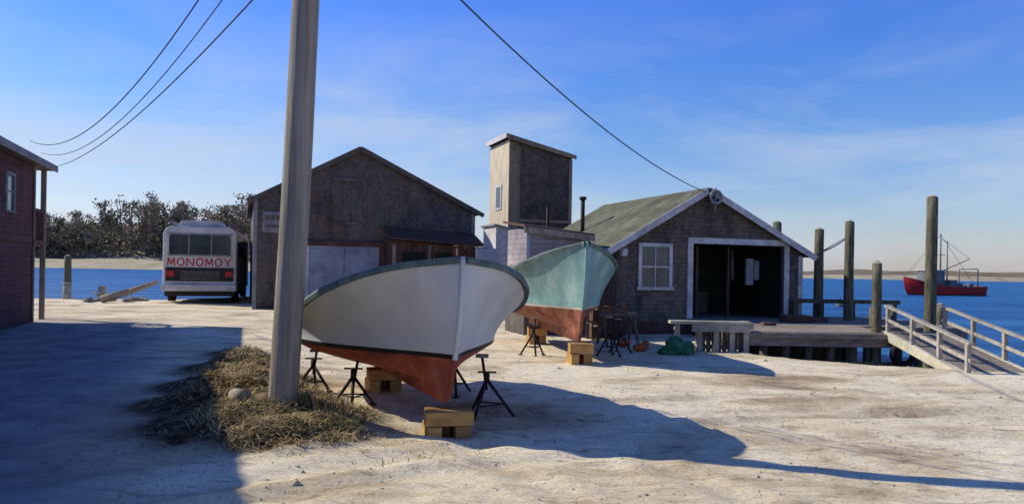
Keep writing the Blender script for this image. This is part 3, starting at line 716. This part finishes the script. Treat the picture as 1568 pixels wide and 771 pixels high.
# low rail at the landward end of the dock
e=empty('low_wooden_railing',(0,0,0))
box('cap_rail',3.4,5.12,16.72,16.98,.60,.665,'woodl',e); box('front_rail',3.86,5.1,16.70,16.745,.44,.595,'woodm',e)
boxes('posts',[(x,x+.115,16.75,16.86,-.6,.598) for x in(3.5,3.98,4.34,4.68,4.98)],'woodm',e,.006)
box('lower_rail',3.98,5.1,16.865,16.9,.06,.16,'woodd',e)
boxes('infill_boards',[(x,x+.09,16.905,16.93,-.4,.55) for x in np.arange(3.99,5.0,.115)],'woodd',e)
box('link_rail',5.12,5.2,16.75,17.5,.5,.64,'woodm',e)

e=empty('gangway_ramp',(0,0,0))
def rp(x,t,dz=0): return Vector((x-.16*t,17.35-3.5*t,.44-.52*t+dz))
for nm,x in(('stringer_left',8.3),('stringer_right',9.55)):
    beam(nm,rp(x,0,-.05),rp(x,1,-.05),.09,.2,'woodl',e)
V=[];F=[]
for i in range(22):
    t0=i/22;t1=t0+.04; k=len(V)
    for dz in(.0,.035):
        for (x,t) in((8.36,t0),(9.5,t0),(9.5,t1),(8.36,t1)): V.append(rp(x,t,dz))
    F+=[tuple(q+k for q in f) for f in BF]
mk('treads',V,F,'wood',e)
for j,x in enumerate((8.3,9.55)):
    for i,t in enumerate((.03,.36,.68,.97)):
        beam('rail_post_%d_%d'%(j,i),rp(x,t,-.1),rp(x,t,.58),.08,.08,'woodm',e)
    beam('handrail_%d'%j,rp(x,0,.6),rp(x,1,.6),.11,.045,'woodm',e)
    beam('midrail_%d'%j,rp(x+.0,0,.3),rp(x,1,.3),.035,.07,'woodm',e)
e2_=empty('rubber_tyre_fender',(8.55,17.05,.0)); 
bpy.ops.mesh.primitive_torus_add(major_radius=.22,minor_radius=.08); o=bpy.context.object; o.name='tyre'; o.parent=e2_; o.rotation_euler=(R(90),0,0); o.data.materials.append(M['rubber'])

def piling(x,y,top,r,tilt=0,cap=False):
    e=empty('piling',(x,y,0)); V=[];F=[];n=10;z0=-2.2
    for i in range(n+1):
        t=i/n; z=z0+(top-z0)*t
        for k in range(14):
            a=2*math.pi*k/14; q=r*(1.08-.16*t)*(1+.07*noise.noise(Vector((math.cos(a)*1.5+x,math.sin(a)*1.5+y,z*1.3))))
            V.append((math.cos(a)*q+tilt*z,math.sin(a)*q,z))
    for i in range(n):
        for k in range(14): F.append((i*14+k,i*14+(k+1)%14,(i+1)*14+(k+1)%14,(i+1)*14+k))
    F.append(tuple(n*14+k for k in range(14)))
    o=mk('shaft',V,F,'pile',e,smooth=True); o.data.polygons[-1].use_smooth=False
    V2=[(math.cos(2*math.pi*k/14)*r*.8+tilt*top,math.sin(2*math.pi*k/14)*r*.8,top+.012) for k in range(14)]+[(tilt*top,0,top+.07)]
    mk('weathered_top',V2,[(k,(k+1)%14,14) for k in range(14)],'conc',e)
piling(10.15,19,3.62,.135,.004); piling(9.0,23,3.02,.14); piling(9.5,22.1,3.2,.135); piling(8.2,17.6,1.98,.11); piling(8.5,25.2,3.35,.15)
piling(9.05,19.6,.9,.1); piling(11.5,21,.95,.12)
cable('mooring_rope',sagpts((9.0,22.9,2.35),(9.5,22.0,2.85),.06)+sagpts((9.0,22.9,2.35),(8.6,22.8,2.2),.03)[1:],.02,'wire')
piling(-20.4,36,1.95,.16); 
for (x,y,t) in((-20.2,35.6,.75),(-18.6,35.6,.62)):
    e=empty('bollard_post',(x,y,gz(x,y))); tubes('shaft',[((0,0,-.3),(0,0,t-.08),.19,.17),((0,0,t-.08),(0,0,t),.2,.14)],'conc',e,12)
e=empty('mooring_buoy',(26,62,WZ)); bpy.ops.mesh.primitive_uv_sphere_add(radius=.35,segments=20,ring_count=12); o=bpy.context.object; o.name='float'; o.parent=e; o.location=(0,0,.15); o.data.materials.append(M['fdark']); tubes('eye',[((0,0,.45),(0,0,.7),.05,.05)],'iron',e)

def rocks(name,items,m='stone'):
    bm=bmesh.new()
    for (x,y,z,sx,sy,sz) in items:
        r=bmesh.ops.create_icosphere(bm,subdivisions=3,radius=1)
        ang=random.uniform(0,3)
        for v_ in r['verts']:
            c_=v_.co; d=1+.35*noise.noise(c_*1.3+Vector((x,y,0)))+.18*noise.noise(c_*4+Vector((x,y,0)))
            c2=Vector((c_.x*sx*d,c_.y*sy*d,c_.z*sz*d)); v_.co=Vector((c2.x*math.cos(ang)-c2.y*math.sin(ang)+x,c2.x*math.sin(ang)+c2.y*math.cos(ang)+y,c2.z+z))
    me=bpy.data.meshes.new(name); bm.to_mesh(me); bm.free(); me.materials.append(M[m])
    o=bpy.data.objects.new(name,me); COL.objects.link(o); return o
rocks('shore_rocks',[(-17.2+random.uniform(-1.0,.9),33.8+random.uniform(-.6,1.6),.03,random.uniform(.15,.38),random.uniform(.12,.28),random.uniform(.1,.18)) for i in range(12)])
e=empty('driftwood_log',(-17.3,33.0,.12),25); tubes('log',[((0,0,0),(1.1,0,.35),.17,.14),((1.1,0,.35),(2.2,0,.78),.14,.08),((1.2,0,.38),(1.9,.35,.6),.06,.03),((.2,0,.05),(-.3,.2,.3),.07,.03)],'wood',e,12)
e=empty('cut_log',(-2.98,8.5,gz(-2.98,8.5)+.06),-50); tubes('log',[((0,0,0),(.3,0,.03),.075,.07)],'wood',e,14)

rocks('net_heap',[(3.42,16.3,.12,.3,.22,.24),(3.62,16.2,.1,.2,.2,.17),(3.25,16.25,.05,.18,.2,.13)],'tarp')
for (x,y) in((2.75,16.8),(2.95,17.2),(2.5,17.5)):
    e=empty('lobster_buoy',(x,y,gz(x,y)+.09),random.uniform(0,90)); tubes('float',[((-.12,0,0),(-.04,0,.0),.05,.09),((-.04,0,0),(.12,0,0),.09,.09),((.12,0,0),(.18,0,0),.09,.04)],'orange',e,12); tubes('spindle',[((-.3,0,0),(-.12,0,0),.015,.015)],'woodl',e,6)
def traps(name,x0,y0,yaw,nx_,nz_,ny_=1):
    e=empty(name,(x0,y0,gz(x0,y0)),yaw); bl=[]
    for i in range(nx_):
        for k in range(nz_):
            for j in range(ny_):
                if random.random()<.12 and k>nz_-2: continue
                X=i*.95+random.uniform(-.03,.03);Y=j*.6;Z=k*.42
                for (yy,zz) in((0,0),(.5,0),(0,.38),(.5,.38)): bl.append((X,X+.88,Y+yy,Y+yy+.03,Z+zz,Z+zz+.03))
                for xx in(0,.42,.85):
                    bl.append((X+xx,X+xx+.03,Y,Y+.03,Z+.03,Z+.38)); bl.append((X+xx,X+xx+.03,Y+.5,Y+.53,Z+.03,Z+.38))
                    bl.append((X+xx,X+xx+.03,Y+.03,Y+.5,Z+.38,Z+.41))
                for q in range(1,6): bl.append((X+.03,X+.85,Y+.005,Y+.02,Z+q*.062,Z+q*.062+.018))
                bl.append((X+.05,X+.83,Y+.1,Y+.45,Z+.05,Z+.3))
    boxes('traps',bl,'woodr',e)
traps('lobster_trap_stack',-1.75,29.3,19,1,7); traps('lobster_trap_stack',-1.9,27.2,19,1,6)
traps('lobster_trap_stack',2.0,19.2,10,1,2)
e=empty('sawhorse',(2.1,18.0,0),20); 
for i,(a,b2) in enumerate((((0,-.25,0),(0,0,.75)),((0,.25,0),(0,0,.75)),((.8,-.25,0),(.8,0,.75)),((.8,.25,0),(.8,0,.75)))): beam('leg_%d'%i,a,b2,.06,.04,'woodd',e)
beam('top_rail',(-.1,0,.7),(.9,0,.7),.08,.08,'woodd',e)

# ------------------------------------------------------------------ fishing trawler
PF=dict(s=[0,.4,1,2,4,6,8,10,11],b=[.05,.6,1.15,1.75,2.1,2.15,2.1,2.0,1.9],w=[.04,.3,.7,1.3,1.9,2.0,1.95,1.85,1.7],
        z=[2.45,2.3,2.1,1.8,1.45,1.25,1.2,1.25,1.3],f=[1,.95,.9,.8,.6,.5,.5,.5,.5],kz=-1.1,wl=.02,rake=1.4)
e=boat('fishing_trawler',(53,106,WZ),-82,PF,hullm='fred',botm='black',stripem='black',gunm='fdark',stripeh=.12,foredeck=3)
box('wheelhouse',-1.2,1.2,2.8,5.2,1.3,3.3,'fdark',e,.05); box('wheelhouse_roof',-1.35,1.35,2.6,5.4,3.3,3.42,'trim',e)
boxes('wheelhouse_windows',[(-1.23,-1.205,y,y+.5,2.4,3.0) for y in(3.0,3.7,4.4)],'glass',e)
box('winch_house',-.9,.9,6.3,7.3,1.0,2.1,'fdark',e,.05)
tubes('masts_and_booms',[((0,5.4,1.2),(0,5.4,8.4),.12,.07),((0,6.4,1.2),(0,6.4,7.4),.1,.06),((0,5.4,3.2),(0,9.8,5.0),.07,.05),((0,5.4,7.6),(0,6.4,7.2),.04,.04),((-1.8,9.6,1.2),(-1.8,9.6,3.6),.07,.07),((1.8,9.6,1.2),(1.8,9.6,3.6),.07,.07),((-1.8,9.6,3.6),(1.8,9.6,3.6),.07,.07),((0,3.8,3.4),(0,3.8,5.0),.05,.03),((-.8,5.5,5.5),(.8,5.5,5.5),.05,.05),((0,5.4,8.2),(0,.2,2.5),.025,.025),((0,5.4,8.2),(0,10.5,1.4),.025,.025),((0,6.4,7.2),(0,9.8,5),.025,.025)],'fdark',e,6)
boxes('deck_gear',[(-.6,.3,7.8,8.6,.9,1.7),(.1,1.0,9,9.6,.9,1.6)],'fdark',e,.03)

# ------------------------------------------------------------------ world, sun, camera
w=bpy.data.worlds.new('World'); scene.world=w; w.use_nodes=True; nt=w.node_tree
bg=nt.nodes['Background']; bg.inputs['Strength'].default_value=.095
sky=N(nt,'ShaderNodeTexSky',sky_type='NISHITA'); sky.sun_disc=False; sky.sun_elevation=R(SUN_EL)
az=math.atan2(-SH[0],-SH[1])
sky.sun_rotation=az; sky.air_density=1.0; sky.dust_density=.6; sky.ozone_density=2.0; sky.altitude=0
tc=N(nt,'ShaderNodeTexCoord'); sp=N(nt,'ShaderNodeSeparateXYZ'); nt.links.new(tc.outputs['Generated'],sp.inputs[0])
tr=N(nt,'ShaderNodeValToRGB'); el=tr.color_ramp.elements
for q in range(3): el.new(.5)
for i,(p,c_) in enumerate(((0,(1.2,1.12,1.38)),(.07,(1.08,1.16,1.46)),(.18,(.72,1.06,1.66)),(.33,(.40,.90,2.1)),(1,(.30,.58,1.4)))):
    el[i].position=p; el[i].color=(*c_,1)
nt.links.new(sp.outputs['Z'],tr.inputs['Fac'])
c=mulcol(nt,sky.outputs[0],tr.outputs['Color'])
mp=N(nt,'ShaderNodeMapping'); mp.inputs['Scale'].default_value=(1.2,1.2,4.6); mp.inputs['Rotation'].default_value=(0,R(16),0); mp.inputs['Location'].default_value=(.35,.1,.2); nt.links.new(tc.outputs['Generated'],mp.inputs['Vector'])
n1=noisenode(nt,mp.outputs['Vector'],1.7,9,.58,.5); r1=ramp(nt,[(0,0,0),(.8,.8,.8)],.40,.66); nt.links.new(n1.outputs['Fac'],r1.inputs['Fac'])
hz=ramp(nt,[(.8,.8,.8),(1,1,1),(.7,.7,.7),(.08,.08,.08)],.02,.31); nt.links.new(sp.outputs['Z'],hz.inputs['Fac'])
fc=mulcol(nt,r1.outputs['Color'],hz.outputs['Color'])
mx=N(nt,'ShaderNodeMix',data_type='RGBA'); nt.links.new(fc,mx.inputs['Factor']); nt.links.new(c,mx.inputs['A']); mx.inputs['B'].default_value=(6.3,7.0,8.2,1)
nt.links.new(mx.outputs['Result'],bg.inputs['Color'])

sl=bpy.data.lights.new('sun','SUN'); sl.energy=5.0; sl.angle=R(.5); sl.color=(1,.91,.73)
so=bpy.data.objects.new('sun',sl); COL.objects.link(so)
dv=Vector((SH[0]*math.cos(R(SUN_EL)),SH[1]*math.cos(R(SUN_EL)),-math.sin(R(SUN_EL))))
so.rotation_euler=dv.to_track_quat('-Z','Y').to_euler(); so.location=(-20,5,20)

cd=bpy.data.cameras.new('camera'); cd.sensor_width=36; cd.lens=36*1200/1568; cd.shift_y=.0169; cd.clip_start=.1; cd.clip_end=9000
co=bpy.data.objects.new('camera',cd); COL.objects.link(co); co.location=(0,0,1.7); co.rotation_euler=(R(90),R(-1),0); scene.camera=co
scene.view_settings.view_transform='Standard'; scene.view_settings.look='None'; scene.view_settings.exposure=0
